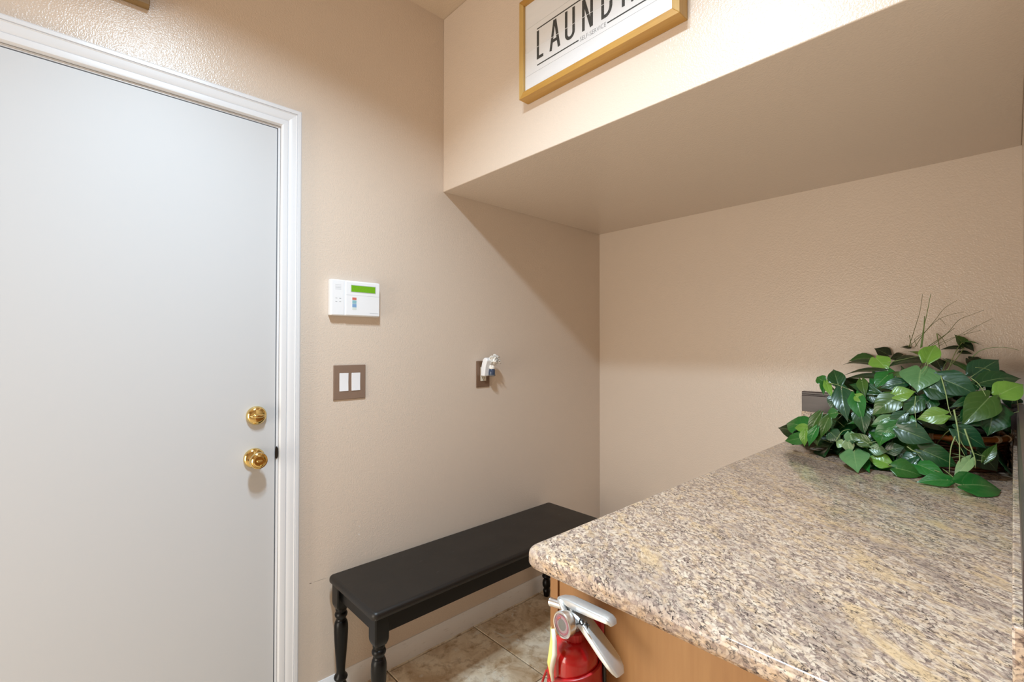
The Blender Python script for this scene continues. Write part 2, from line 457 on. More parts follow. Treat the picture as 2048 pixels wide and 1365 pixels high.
# jamb and strike
jm = obj('trim_2', B((-.115, D1+.003, 0), (0, D1+.0095, DZ+.0095), (-.115, D0-.0095, 0), (0, D0-.003, DZ+.0095), (-.115, D0-.003, DZ+.003), (0, D1+.003, DZ+.0095)), m_trim)
struct(jm, 'thin white door jamb strip between slab and casing')
st = hit(556, 905, 0, 0)
o = obj('strike_plate', lathe(bmesh.new(), [(.001, 0), (.007, .0), (.0085, .002), (.0085, .0035), (.001, .004)], (0, 0, 0), (1, 0, 0), 20), m_darkmetal, jm)
o.location = (-.001, D1+.0045, st.z); o.scale = (1, .62, 2.5)
# casing: profile swept round the opening with mitred corners
cp = [(0, 0), (0, .0115), (.0025, .0155), (.006, .0165), (.019, .0165), (.0205, .0145), (.022, .0155), (.028, .0185), (.036, .0195), (.045, .0205), (.0475, .0225), (.0495, .0205), (.0505, .0235), (.0600, .0235), (.0635, .0215), (.0635, 0)]
ci = .0105                                              # casing inner edge beyond the slab
W3 = Vector((1, 0, 0))
ys, yn, zt = D1+ci, D0-ci, DZ+ci
cas = bpy.data.objects.new('trim_1', None); COL.objects.link(cas); struct(cas, 'white moulded casing around the door')
for nm, fr in (('casing_side', [(Vector((0, ys, 0)), Vector((0, 1, 0)), W3), (Vector((0, ys, zt)), Vector((0, 1, 1)), W3)]),
               ('casing_head', [(Vector((0, ys, zt)), Vector((0, 1, 1)), W3), (Vector((0, yn, zt)), Vector((0, -1, 1)), W3)]),
               ('casing_side', [(Vector((0, yn, zt)), Vector((0, -1, 1)), W3), (Vector((0, yn, 0)), Vector((0, -1, 0)), W3)])):
    bm = bmesh.new(); sweep(bm, fr, cp); obj(nm, bm, m_trim, cas, smooth='auto', angle=24)

# ------------------------------------------------------------------ base cabinet and counter
ZT, TH = .9185, .034
XC, YC = 1.0985, .618                                    # counter's free corner
XF, YF = 1.125, .672                                     # cabinet faces
cab = thing('base_cabinet', 'honey maple base cabinet under the granite counter', 'cabinet', (XF, YF, 0))
parts = [
    obj('end_panel', B((XF+.021, YF, .0), (XW-.001, YF+.018, ZT-TH)), m_maple),
    obj('corner_stile', B((XF, YF-.003, 0), (XF+.019, YF+.018, ZT-TH)), m_maple, bevel=.0012, seg=2),
    obj('side_panel', B((XF, YF+.020, .09), (XF+.018, YB-.001, ZT-TH)), m_maple),
    obj('toe_kick', B((XF+.06, YF+.020, 0), (XF+.075, YB-.001, .09)), m_maple)]
adopt(cab, *parts)

def rounded_slab(x0, y0, x1, y1, r, n=8):
    pts = [(x1, y1), (x0, y1)]
    for i in range(n+1):
        a = PI + (PI/2)*i/n
        pts.append((x0+r+r*math.cos(a), y0+r+r*math.sin(a)))
    pts.append((x1, y0))
    return pts
bm = bmesh.new()
# eased profile built ring by ring so that only the two free edges are rounded
prof = []
for i in range(9):
    a = -PI/2 + PI*i/8
    prof.append((TH*.5*.62*(1-math.cos(a)), math.sin(a)*TH/2))
def eased(bm, x0, y0, x1, y1, r, zc, prof):
    rings = []
    for ins, dz in prof:
        base = rounded_slab(x0+ins, y0+ins, x1, y1, max(r-ins, .004), 10)
        rings.append([bm.verts.new((p[0], p[1], zc+dz)) for p in base])
    n = len(rings[0])
    for a, b in zip(rings, rings[1:]):
        for i in range(n): bm.faces.new((a[i], a[(i+1) % n], b[(i+1) % n], b[i]))
    bm.faces.new(rings[0][::-1]); bm.faces.new(rings[-1])
pr = [(.009, -TH/2), (.004, -TH/2+.002)] 
rr = .013
pr += [(0.0, -TH/2+.008)]
for i in range(7):
    a = (PI/2)*i/6
    pr.append((rr*(1-math.cos(a)), TH/2-rr+rr*math.sin(a)))
eased(bm, XC, YC, XW-.0005, YB-.0005, .034, ZT-TH/2, pr)
ctop = obj('countertop', bm, m_granite, smooth='auto', angle=30)
tag(ctop, 'speckled beige granite countertop with a rounded corner', 'countertop')
SPL = .0955
struct(obj('trim_5', B((XC-.004, YB-.022, ZT+.0003), (XW-.03, YB-.0005, ZT+SPL)), m_granite, bevel=.002, seg=2), 'low granite back splash along the alcove wall')
struct(obj('trim_6', B((XW-.0285, .690, ZT+.0003), (XW-.0005, YB-.0005, ZT+SPL)), m_granite, bevel=.002, seg=2), 'low granite splash along the right wall')
def trim_prof(d):                                        # flat board with a bead along its top
    return [(0, 0), (d, 0), (d, .067), (d-.004, .070), (d-.004, .073), (d-.001, .076), (d-.001, .082), (d-.004, .086), (0, .086)]
zt0 = ZT+SPL
bm = bmesh.new(); u = Vector((0, -1, 0)); w = Vector((0, 0, 1))
sweep(bm, [(Vector((XC-.004, YB, zt0)), u, w), (Vector((XW-.019, YB, zt0)), u, w)], trim_prof(.018))
struct(obj('trim_3', bm, m_dark, smooth='auto', angle=24), 'dark brown beaded board on the back splash behind the plant')
bm = bmesh.new(); u = Vector((-1, 0, 0))
sweep(bm, [(Vector((XW, .690, zt0)), u, w), (Vector((XW, YB, zt0)), u, w)], trim_prof(.0205))
struct(obj('trim_4', bm, m_dark2, smooth='auto', angle=24), 'dark brown beaded board on the right splash at the frame edge')

# ------------------------------------------------------------------ bench
BX0, BX1, BY0, BY1, BZ = .029, .381, .684, 1.866, .468
bench = thing('bench', 'long black painted wooden bench with turned legs against the wall', 'bench', (.2, 1.27, 0))
bm = bmesh.new()
def rrect(x0, y0, x1, y1, r, n=5):
    pts = []
    for cx, cy, a0 in ((x0+r, y0+r, PI), (x1-r, y0+r, 1.5*PI), (x1-r, y1-r, 0), (x0+r, y1-r, .5*PI)):
        pts += [(cx+r*math.cos(a0+PI/2*i/n), cy+r*math.sin(a0+PI/2*i/n)) for i in range(n+1)]
    return pts
rings = []
tp = [(.006, -.026), (.001, -.0225), (0, -.017)] + [(.013*(1-math.cos(PI/2*i/6)), -.013+.013*math.sin(PI/2*i/6)) for i in range(7)]
for ins, dz in tp:
    rings.append([bm.verts.new((x, y, BZ+dz)) for x, y in rrect(BX0+ins, BY0+ins, BX1-ins, BY1-ins, .018-min(ins, .012))])
n = len(rings[0])
for a, b in zip(rings, rings[1:]):
    for i in range(n): bm.faces.new((a[i], a[(i+1) % n], b[(i+1) % n], b[i]))
bm.faces.new(rings[0][::-1]); bm.faces.new(rings[-1])
parts = [obj('seat', bm, m_black, smooth='auto', angle=28)]
ZA = BZ-.026
lx0, lx1, ly0, ly1 = BX0+.033, BX1-.033, BY0+.036, BY1-.052
hl = .0245
for x in (lx0, lx1):
    parts.append(obj('apron', B((x-.011 if x == lx0 else x-.004, ly0+hl-.004, ZA-.058), (x+.004 if x == lx0 else x+.013, ly1-hl+.004, ZA)), m_blackleg, bevel=.001, seg=2))
for y in (ly0, ly1):
    parts.append(obj('apron', B((lx0+hl-.004, y-.011, ZA-.058), (lx1-hl+.004, y+.009, ZA)), m_blackleg, bevel=.001, seg=2))
def leg_bm():
    bm = bmesh.new()
    h = ZA
    # square block whose lower corners turn into the round
    sq = [(hl, ZA), (hl, ZA-.066), (hl*.985, ZA-.074), (hl*.94, ZA-.080), (hl*.85, ZA-.086), (hl*.78, ZA-.090)]
    rings = []
    for r, z in sq:
        c = .004
        pts = [(-r+c, -r), (r-c, -r), (r, -r+c), (r, r-c), (r-c, r), (-r+c, r), (-r, r-c), (-r, -r+c)]
        rings.append([bm.verts.new((x, y, z)) for x, y in pts])
    for a, b in zip(rings, rings[1:]):
        for i in range(8): bm.faces.new((a[i], a[(i+1) % 8], b[(i+1) % 8], b[i]))
    bm.faces.new(rings[0]); bm.faces.new(rings[-1])
    t = ZA-.088
    lathe(bm, [(.0185, t), (.0195, t-.004), (.0195, t-.010), (.0165, t-.013), (.0165, t-.016), (.020, t-.019), (.0225, t-.025), (.0215, t-.031), (.0180, t-.037), (.0165, t-.041),
               (.0175, t-.044), (.0185, t-.046), (.0175, t-.048), (.0215, t-.053), (.0240, t-.066), (.0245, t-.085), (.0230, t-.120), (.0200, t-.160), (.0168, t-.200), (.0150, t-.222),
               (.0150, t-.232), (.0165, t-.240), (.0225, t-.247), (.0240, t-.252), (.0225, t-.257), (.0160, t-.263), (.0155, t-.267), (.0200, t-.275), (.0225, t-.288), (.0215, t-.300),
               (.0165, t-.311), (.0150, t-.316), (.0185, t-.322), (.0195, t-.328), (.0170, t-.338), (.0150, 0)], n=28)
    return bm
for x in (lx0, lx1):
    for y in (ly0, ly1):
        o = obj('leg', leg_bm(), m_blackleg, smooth='auto', angle=35); o.location = (x, y, 0); parts.append(o)
for p in parts:
    loc = p.location.copy(); p.parent = bench; p.matrix_parent_inverse = Matrix.Translation(-bench.location)

# ------------------------------------------------------------------ wall devices
kp = thing('alarm_keypad', 'white alarm keypad with green screen above the light switches', 'keypad', (0, .788, 1.475))
KY0, KY1, KZ0, KZ1 = -.098, .0955, -.0665, .067
p1 = obj('body', B((0, KY0, KZ0), (.026, KY1, KZ1)), m_whiteplastic, kp, bevel=.004)
p2 = obj('speaker_panel', B((.024, KY0+.003, KZ0+.002), (.0275, KY0+.050, KZ1-.002)), m_whiteplastic, kp, bevel=.0015, seg=2)
p3 = obj('front_cover', B((.024, KY0+.054, KZ0+.002), (.030, KY1-.001, KZ1-.003)), m_whiteplastic, kp, bevel=.003)
for i in range(4):
    z = KZ1-.0205-i*.0053
    o = obj('speaker_slot', B((.027, KY0+.016, z), (.0278, KY0+.038, z+.0012)), m_lightgrey, p2)
for y in (.0165, .031):
    for z in (KZ1-.0705, KZ1-.083):
        o = obj('status_mark', B((.0272, KY0+y, z), (.0278, KY0+y+.007, z+.0014)), m_greyprint, p2)
o = obj('screen_bezel', B((.0290, KY0+.0735, KZ1-.044), (.0306, KY1-.0185, KZ1-.0150)), m_lightgrey, p3, bevel=.0006, seg=2)
o = obj('screen', B((.0300, KY0+.0760, KZ1-.0415), (.0310, KY1-.0210, KZ1-.0175)), m_lcd, p3)
o = obj('cover_seam', B((.0296, KY0+.056, KZ1-.055), (.0303, KY1-.003, KZ1-.0542)), m_lightgrey, p3)
for i, (mm, hgt) in enumerate(((m_labelred, .0095), (m_labelteal, .0125), (m_labelblue, .0125), (m_labelgrey, .0095))):
    z = KZ1-.068-[0, .0125, .0262, .0372][i]
    o = obj('label', B((.0297, KY0+.080, z-hgt*.5), (.0304, KY0+.0965, z+hgt*.5)), mm, p3)
for i in range(9):
    y = KY1-.043+i*.0041
    o = obj('faint_print', B((.0298, y, KZ0+.0125), (.0302, y+.0031, KZ0+.0145)), m_lightgrey, p3)

sw = thing('light_switch', 'brown two gang wall plate with two white rocker switches', 'switch', (0, .7737, 1.159))
o = obj('wall_plate', B((0, -.063, -.0655), (.0055, .063, .0645)), m_plate, sw, bevel=.002)
for y in (-.0235, .0235):
    bm = bmesh.new(); prism(bm, [(.004, -.034), (.0078, -.034), (.0062, 0), (.0078, .034), (.004, .034)], 1, y-.0172, y+.0172)
    o = obj('rocker', bm, m_whiteplastic, sw, bevel=.0008, seg=2)

ot = thing('wall_outlet', 'dark brown outlet plate holding the plug-in freshener', 'outlet', (0, 1.4305, 1.1635))
o = obj('wall_plate', B((0, -.040, -.062), (.0055, .040, .0625)), m_plate2, ot, bevel=.002)
o = obj('receptacle', B((.004, -.0165, -.033), (.0085, .0165, .033)), m_offwhite, ot, bevel=.0012, seg=2)
for z in (-.019,):
    for y in (-.006, .006):
        obj('slot', B((.0082, y-.001, z-.004), (.0087, y+.001, z+.004)), m_blackplastic, ot)
    obj('ground_hole', lathe(bmesh.new(), [(.0022, 0), (.0022, .0005)], (.0083, 0, z-.009), (1, 0, 0), 10), m_blackplastic, ot)

af = thing('air_freshener', 'white plug-in air freshener with pearly flower top on the outlet', 'air freshener', (.009, 1.4305, 1.175))
bm = bmesh.new()                                          # curved white shell: a slab that leans out at its top
prof = [(0, -.020), (.026, -.020), (.030, .006), (.036, .030), (.044, .046), (.048, .054), (.042, .064), (.028, .068), (.016, .060), (.008, .042), (.001, .018)]
prism(bm, prof, 1, -.0185, .010)
o = obj('plug_body', bm, m_whiteplastic, af, bevel=.004)
o = obj('refill_bottle', lathe(bmesh.new(), [(.0145, 0), (.0155, .003), (.0155, .024), (.012, .030), (.0085, .033), (.0085, .040)], (.036, .0205, -.016), (0, 0, 1), 24), m_bluebottle, af, smooth='auto')
o = obj('bottle_rim', lathe(bmesh.new(), [(.0145, 0), (.017, .002), (.017, .006), (.0145, .008)], (.036, .0205, -.020), (0, 0, 1), 24), m_lens, af, smooth='auto')
o = obj('bottle_cap', lathe(bmesh.new(), [(.0125, 0), (.0145, .004), (.0145, .014), (.012, .018)], (.036, .0205, .014), (0, 0, 1), 20), m_crystal, af, smooth='auto')
fl_ = obj('flower_top', lathe(bmesh.new(), [(.008, -.014), (.015, -.006), (.017, .006), (.010, .016)], (.046, .022, .050), (.3, .2, 1), 14), m_crystal, af, smooth='auto')
rng = random.Random(3)
for k_ in range(30):                                      # crumpled pearly petals
    th = rng.uniform(0, 2*PI); ph = rng.uniform(-.5, 1.3)
    d = Vector((math.cos(th)*math.cos(ph)*.9, math.sin(th)*math.cos(ph), math.sin(ph)))
    bm = bmesh.new(); t = d.orthogonal().normalized(); t.rotate(Matrix.Rotation(rng.uniform(0, 6), 3, d)); n2 = d.cross(t)
    c0 = Vector((.050, .025, .052)) + d*.007; L, wd = rng.uniform(.018, .027), rng.uniform(.011, .016)
    rows = []
    for i in range(5):
        s = i/4; wv = wd*math.sin(PI*(.18+.72*s)); c = c0 + d*(L*s) + n2*(.006*s*s*rng.uniform(-1, 1))
        rows.append([bm.verts.new(c + t*(wv*j) + n2*(.003*abs(j)+rng.uniform(-.0012, .0012))) for j in (-1, -.5, 0, .5, 1)])
    for a, b in zip(rows, rows[1:]):
        for j in range(4): bm.faces.new((a[j], a[j+1], b[j+1], b[j]))
    p = obj('petal', bm, m_crystal, fl_, smooth=True)
    md = p.modifiers.new('thick', 'SOLIDIFY'); md.thickness = .0008

# ------------------------------------------------------------------ laundry sign
SP = 1.165                                                # front of the board
fx0, fx1, fz0, fz1 = .5345, 1.140, 2.1725, 2.5225         # outer frame
fi = .0215                                                # frame face width
fd0 = YS-.0005; fd1 = SP-.010
sg = thing('laundry_sign', 'white shiplap laundry sign in a golden wood frame on the bulkhead', 'sign', ((fx0+fx1)/2, YS, fz0))
parts = []
def mitre(name, a0, a1, b0, b1, mat):                     # a: outer edge ends, b: inner edge ends (x,z)
    bm = bmesh.new()
    q = [a0, a1, b1, b0]; e = .0012
    front = [bm.verts.new((x, fd1, z)) for x, z in q]; back = [bm.verts.new((x, fd0, z)) for x, z in q]
    for i in range(4): bm.faces.new((front[i], front[(i+1) % 4], back[(i+1) % 4], back[i]))
    bm.faces.new(front[::-1]); bm.faces.new(back)
    return obj(name, bm, mat, bevel=.0012, seg=2)
O_ = [(fx0, fz0), (fx1, fz0), (fx1, fz1), (fx0, fz1)]; I_ = [(fx0+fi, fz0+fi), (fx1-fi, fz0+fi), (fx1-fi, fz1-fi), (fx0+fi, fz1-fi)]
for i, nm in enumerate(('frame_rail', 'frame_stile', 'frame_rail', 'frame_stile')):
    j = (i+1) % 4
    parts.append(mitre(nm, O_[i], O_[j], I_[i], I_[j], m_frame_h if i % 2 == 0 else m_frame_v))
# the board is five shiplap planks with fine joints between
zj = [fz0+fi-.004, 2.2475, 2.3300, 2.4150, fz1-fi+.004]
for a, b in zip(zj, zj[1:]):
    parts.append(obj('plank', B((fx0+fi-.004, SP, a+.0006), (fx1-fi+.004, SP+.010, b-.0006)), m_board))
parts.append(obj('backing', B((fx0+fi-.004, SP+.0012, fz0+fi-.004), (fx1-fi+.004, SP+.014, fz1-fi+.004)), m_lightgrey))
def flat_bar(bm, x0, x1, z0, z1, y=SP-.0006):
    box(bm, (x0, y, z0), (x1, SP+.0002, z1))
STK = [0]
def stroke(bm, pts, wd, gap=(2.3290, 2.3310)):            # letter strokes, broken where the plank joint runs
    h = wd/2; curved = len(pts) > 3; k_ = 0
    for (xa, za), (xb, zb) in zip(pts, pts[1:]):
        k_ += 1
        dx, dz = xb-xa, zb-za; L = math.hypot(dx, dz) or 1; nx, nz = -dz/L*h, dx/L*h
        ex, ez = (dx/L*h*.3, dz/L*h*.3) if curved else (0, 0)
        q = [(xa+nx-ex, za+nz-ez), (xb+nx+ex, zb+nz+ez), (xb-nx+ex, zb-nz+ez), (xa-nx-ex, za-nz-ez)]
        f = [bm.verts.new((x, SP-.0006-.00004*(k_ % 3)-.00008*STK[0], z)) for x, z in q]; g = [bm.verts.new((x, SP+.0002, z)) for x, z in q]
        for i in range(4): bm.faces.new((f[i], f[(i+1) % 4], g[(i+1) % 4], g[i]))
        bm.faces.new(f[::-1]); bm.faces.new(g)
def arc(cx, cz, rx, rz, a0, a1, n=9):
    return [(cx+rx*math.cos(a0+(a1-a0)*i/n), cz+rz*math.sin(a0+(a1-a0)*i/n)) for i in range(n+1)]
z0, z1 = 2.2865, 2.3850; lw = .0100; hw = lw/2
LET = {
 'L': (.613, [[(0+hw, z1), (0+hw, z0)], [(0, z0+hw), (.030, z0+hw)]]),
 'A': (.6735, [[(.0035, z0), (.0205, z1)], [(.0235, z1), (.041, z0)], [(.010, z0+.030), (.036, z0+.030)]]),
 'U': (.7400, [[(hw, z1), (hw, z0+.022)], arc(.0205, z0+.022, .0205-hw, .022-hw, PI, 2*PI), [(.041-hw, z0+.022), (.041-hw, z1)]]),
 'N': (.8105, [[(hw, z0), (hw, z1)], [(hw*1.2, z1), (.042-hw*1.2, z0)], [(.042-hw, z0), (.042-hw, z1)]]),
 'D': (.8840, [[(hw, z0), (hw, z1)], [(hw, z1-hw), (.016, z1-hw)], arc(.016, z1-.032, .024-hw, .032-hw, PI/2, 0), [(.040-hw, z1-.032), (.040-hw, z0+.032)], arc(.016, z0+.032, .024-hw, .032-hw, 0, -PI/2), [(.016, z0+hw), (hw, z0+hw)]]),
 'R': (.9570, [[(hw, z0), (hw, z1)], [(hw, z1-hw), (.018, z1-hw)], arc(.018, z1-.026, .021-hw, .026-hw, PI/2, -PI/2), [(.018, z1-.052+hw), (hw, z1-.052+hw)], [(.020, z1-.05), (.038, z0)]]),
 'Y': (1.0270, [[(.0035, z1), (.0205, z0+.046)], [(.0375, z1), (.0205, z0+.046)], [(.0205, z0+.050), (.0205, z0)]]),
}
for ch, (x, strokes) in LET.items():
    bm = bmesh.new()
    for q_, s_ in enumerate(strokes):
        STK[0] = q_; stroke(bm, [(x+px, pz) for px, pz in s_], lw)
    parts.append(obj('letter', bm, m_ink))
for x0_, x1_, z in ((.6135, 1.0830, 2.3925), (.6145, .7960, 2.2665), (.9060, 1.0830, 2.2665)):
    bm = bmesh.new(); flat_bar(bm, x0_, x1_, z-.0018, z+.0020); parts.append(obj('rule', bm, m_ink))
bm = bmesh.new(); flat_bar(bm, fx0+fi, fx1-fi, 2.3293, 2.3306, SP-.0009); parts.append(obj('joint_line', bm, m_board))
cu = bpy.data.curves.new('small_lettering', 'FONT'); cu.body = 'SELF-SERVICE'; cu.size = .0195; cu.extrude = .0003; cu.offset = -.00032; cu.align_x = 'CENTER'; cu.space_character = 1.02
to = bpy.data.objects.new('small_lettering', cu); COL.objects.link(to)
bpy.context.view_layer.update()
me = bpy.data.meshes.new_from_object(to.evaluated_get(bpy.context.evaluated_depsgraph_get()))
bpy.data.objects.remove(to); me.name = 'small_lettering'
wmax = max(v.co.x for v in me.vertices) - min(v.co.x for v in me.vertices)
sx = (.9010-.8020)/wmax
for v in me.vertices:
    x, y, z = v.co; v.co = (.8515+x*sx, SP-.0004-z*.3, 2.2595+y*1.02)
me.materials.clear(); me.materials.append(m_greyprint)
to = bpy.data.objects.new('small_lettering', me); COL.objects.link(to); parts.append(to)
adopt(sg, *parts)

# a second wooden frame high over the door: only its lower corner is in the picture
c = hit(300, 11, 0, .03)
wf = thing('hanging_frame', 'old gold wooden frame corner high over the white door', 'frame', (0, c.y-.25, c.z))
y1_, y0_, z0_, z1_ = .25, -.25, 0, .26
f2 = .026
bars = (('frame_rail', (y0_, z0_), (y1_, z0_+f2)), ('frame_rail', (y0_, z1_-f2), (y1_, z1_)), ('frame_stile', (y0_, z0_+f2), (y0_+f2, z1_-f2)), ('frame_stile', (y1_-f2, z0_+f2), (y1_, z1_-f2)))
for nm, a, b in bars:
    obj(nm, B((.0005, a[0], a[1]), (.030, b[0], b[1])), m_frame_old, wf, bevel=.002, seg=2)
obj('board', B((.002, y0_+f2, z0_+f2), (.012, y1_-f2, z1_-f2)), m_board, wf)

# ------------------------------------------------------------------ fire extinguisher
EX, EY = 1.226, .6175
fe = thing('fire_extinguisher', 'red fire extinguisher with aluminium handles on the maple cabinet end', 'fire extinguisher', (EX, EY, .44))
Lz = lambda z: z-.44
rb = .0400
dome = [(rb*math.cos(a)**.75 if a < 1.5 else .012, .783+.027*math.sin(a)) for a in [i*PI/2/9 for i in range(9)]]
body = obj('cylinder', lathe(bmesh.new(), [(rb*.8, Lz(.44)), (rb*.95, Lz(.445)), (rb, Lz(.455))] + [(r, Lz(z)) for r, z in dome] + [(.0135, Lz(.8095)), (.0135, Lz(.812))], n=48), m_red, fe, smooth='auto', angle=50)
bm = bmesh.new(); n = 40                                   # ribbed neck collar
rg = []
for r, z in ((.0150, .8040), (.0172, .8055), (.0172, .8200), (.0158, .8220), (.0110, .8222)):
    rg.append([bm.verts.new(((r+(.0007 if i % 2 and r > .0165 else 0))*math.cos(2*PI*i/n), (r+(.0007 if i % 2 and r > .0165 else 0))*math.sin(2*PI*i/n), Lz(z))) for i in range(n)])
for a, b in zip(rg, rg[1:]):
    for i in range(n): bm.faces.new((a[i], a[(i+1) % n], b[(i+1) % n], b[i]))
bm.faces.new(rg[-1]); bm.faces.new(rg[0][::-1])
col_ = obj('neck_collar', bm, m_redplastic, fe, smooth='auto', angle=25)
vb = obj('valve_body', lathe(bmesh.new(), [(.0105, Lz(.820)), (.0105, Lz(.826)), (.0130, Lz(.829)), (.0130, Lz(.846)), (.0110, Lz(.852)), (.0085, Lz(.862)), (.0060, Lz(.864))], n=24), m_castal, fe, smooth='auto')
bm = bmesh.new(); box(bm, (-.020, -.0095, Lz(.838)), (.016, .0095, Lz(.858)))
obj('valve_yoke', bm, m_castal, vb, bevel=.003)
# gauge on the front of the valve
gx, gz = hit(1124, 1252, 1, .577).x-EX, Lz(.8475)
gy = .577-EY
gd = (-.12, -1, .05)
ga = obj('pressure_gauge', lathe(bmesh.new(), [(.008, -.028), (.012, -.020), (.0175, -.016), (.0200, -.010), (.0203, 0), (.0190, .0015), (.0172, .0012), (.0168, -.002)], (gx, gy, gz), gd, 36, True), m_steel, fe, smooth='auto')
obj('dial', lathe(bmesh.new(), [(.0166, -.0022), (.0166, -.0012)], (gx, gy, gz), gd, 32), m_dial, ga)
qd = Vector(gd).normalized(); 
def on_dial(a, r, h=.0): 
    q = qd.to_track_quat('Z', 'Y').to_matrix(); return Vector((gx, gy, gz)) + q @ Vector((r*math.cos(a), r*math.sin(a), h))
bm = bmesh.new(); tube(bm, [on_dial(a*PI/12, .0135, -.0011) for a in range(0, 24)], .0016, 6, True); obj('dial_band', bm, m_dialgreen, ga, smooth=True)
obj('dial_face', lathe(bmesh.new(), [(.0085, -.0013), (.0085, -.0008)], tuple(Vector((gx, gy, gz))), gd, 24), m_dialgrey, ga)
bm = bmesh.new(); tube(bm, [on_dial(a, .0108, -.0006) for a in (1.9, 2.2, 2.5, 2.8)], .0017, 5); obj('dial_mark', bm, m_dialred, ga, smooth=True)
bm = bmesh.new(); lathe(bm, [(.0168, .0004), (.013, .0014), (.006, .0020), (.001, .0022)], (gx, gy, gz), gd, 32, False); obj('gauge_glass', bm, m_lens, ga, smooth=True)
# nozzle
obj('nozzle', lathe(bmesh.new(), [(.0062, 0), (.0062, .004), (.0068, .006), (.0068, .030), (.0075, .034), (.0052, .0345), (.0045, .028)], (-.016, -.001, Lz(.8525)), (-1, -.06, -.12), 22), m_steel, fe, smooth='auto')
# squeeze lever and carrying handle: pressed channels, each bent along its own path
def channel(name, path, widths, flange, y0, th=.0022):
    bm = bmesh.new(); k = len(path); frames = []
    P_ = [Vector((x, y0, Lz(z))) for x, z in path]
    rows = []
    for i, p in enumerate(P_):
        t = (P_[min(i+1, k-1)]-P_[max(i-1, 0)]).normalized(); up = Vector((0, -1, 0)).cross(t).normalized()
        if up.z < 0: up = -up
        w_ = widths[i]/2; f = flange[i]; Yv = Vector((0, 1, 0))
        r = .0035
        outer = [(-w_, -f), (-w_, -r), (-w_+r*.3, -r*.3), (-w_+r, 0), (w_-r, 0), (w_-r*.3, -r*.3), (w_, -r), (w_, -f)]
        inner = [(w_-th, -f), (w_-th, -r), (w_-r, -th), (-w_+r, -th), (-w_+th, -r), (-w_+th, -f)]
        rows.append([bm.verts.new(p + Yv*a + up*b) for a, b in outer+inner])
    n = len(rows[0])
    for a, b in zip(rows, rows[1:]):
        for i in range(n): bm.faces.new((a[i], a[(i+1) % n], b[(i+1) % n], b[i]))
    bm.faces.new(rows[0][::-1]); bm.faces.new(rows[-1])
    return obj(name, bm, m_castal, fe, smooth='auto', angle=50)
dxe = -EX
lev = channel('squeeze_lever', [(x+dxe, z) for x, z in ((1.196, .8655), (1.206, .8705), (1.222, .8740), (1.245, .8745), (1.27, .8750), (1.29, .8755), (1.300, .8745), (1.307, .8710), (1.310, .866))],
              [.012, .017, .022, .024, .024, .023, .022, .019, .014], [.004, .008, .011, .011, .010, .009, .008, .006, .004], -.004)
han = channel('carry_handle', [(x+dxe, z) for x, z in ((1.232, .8585), (1.246, .8560), (1.262, .8480), (1.280, .8350), (1.298, .8220), (1.311, .8120), (1.319, .8040), (1.323, .7970))],
              [.018, .024, .029, .031, .032, .031, .027, .018], [.012, .012, .010, .009, .009, .008, .006, .004], -.006)
bm = bmesh.new(); box(bm, (-.014, -.0095, Lz(.846)), (.012, .0085, Lz(.868))); obj('lever_web', bm, m_castal, lev, bevel=.004)
bm = bmesh.new(); tube(bm, bez((-.024, -.0115, Lz(.866)), (-.012, -.0150, Lz(.862)), (-.004, -.0165, Lz(.850)), (.004, -.0145, Lz(.834)), 8), [.0035, .0046, .005, .005, .0048, .0045, .004, .0034, .0026], 8)
obj('lever_strap', bm, m_castal, lev, smooth=True)
# pin, ring and seal cord
pn = hit(1163, 1245, 1, EY-.0225)
px_, pz_ = pn.x-EX, Lz(pn.z)
bm = bmesh.new(); tube(bm, [(px_+.0034*math.cos(a), -.0228, pz_+.0040*math.sin(a)) for a in [i*PI/8 for i in range(16)]], .0013, 6, True)
pin = obj('safety_pin', bm, m_blackplastic, fe, smooth=True)
bm = bmesh.new(); tube(bm, bez((px_-.002, -.0228, pz_-.003), (px_-.012, -.026, pz_-.007), (px_-.020, -.028, pz_-.012), (px_-.022, -.030, pz_-.034), 10), .0009, 5)
obj('seal_cord', bm, m_blackplastic, pin, smooth=True)
bm = bmesh.new()
for a in (.3, 1.9, 3.6, 5.0):
    tube(bm, [(px_+.0115, -.0232, pz_+.001), (px_+.0115+.0055*math.cos(a), -.0238, pz_+.001+.0055*math.sin(a))], [.0018, .0006], 5)
obj('seal_tie', bm, m_blackplastic, pin, smooth=True)
# hanging inspection tag
tl = [hit(1100, 1256, 1, .566), hit(1097, 1280, 1, .564), hit(1095, 1305, 1, .560), hit(1095, 1326, 1, .562), hit(1098, 1343, 1, .564), hit(1102, 1362, 1, .566)]
bm = bmesh.new(); rows = []
for i, p in enumerate(tl):
    w_ = (.0090, .0150, .0185, .0165, .0095, .0060)[i]; bend = (.002, .004, .003, -.001, .001, .002)[i]
    q = p - Vector((EX, EY, .44)); dv = Vector((.78, .18, 0))
    rows.append([bm.verts.new(q + dv*(w_*s) + Vector((0, -.004*(1-(2*s-1)**2)+bend, 0))) for s in (-.1, .25, .6, 1)])
for a, b in zip(rows, rows[1:]):
    for j in range(3): bm.faces.new((a[j], a[j+1], b[j+1], b[j]))
edge_bm = bmesh.new(); er = []
for i, p in enumerate(tl):
    w_ = (.0090, .0150, .0185, .0165, .0095, .0060)[i]; bend = (.002, .004, .003, -.001, .001, .002)[i]
    q = p - Vector((EX, EY, .44)); dv = Vector((.78, .18, 0))
    er.append([edge_bm.verts.new(q + dv*(w_*s) + Vector((0, -.004*(1-(2*s-1)**2)+bend-.0012, 0))) for s in (.66, 1.05)])
for a, b in zip(er, er[1:]): edge_bm.faces.new((a[0], a[1], b[1], b[0]))
tg = obj('inspection_tag', bm, m_tag, fe, smooth=True)
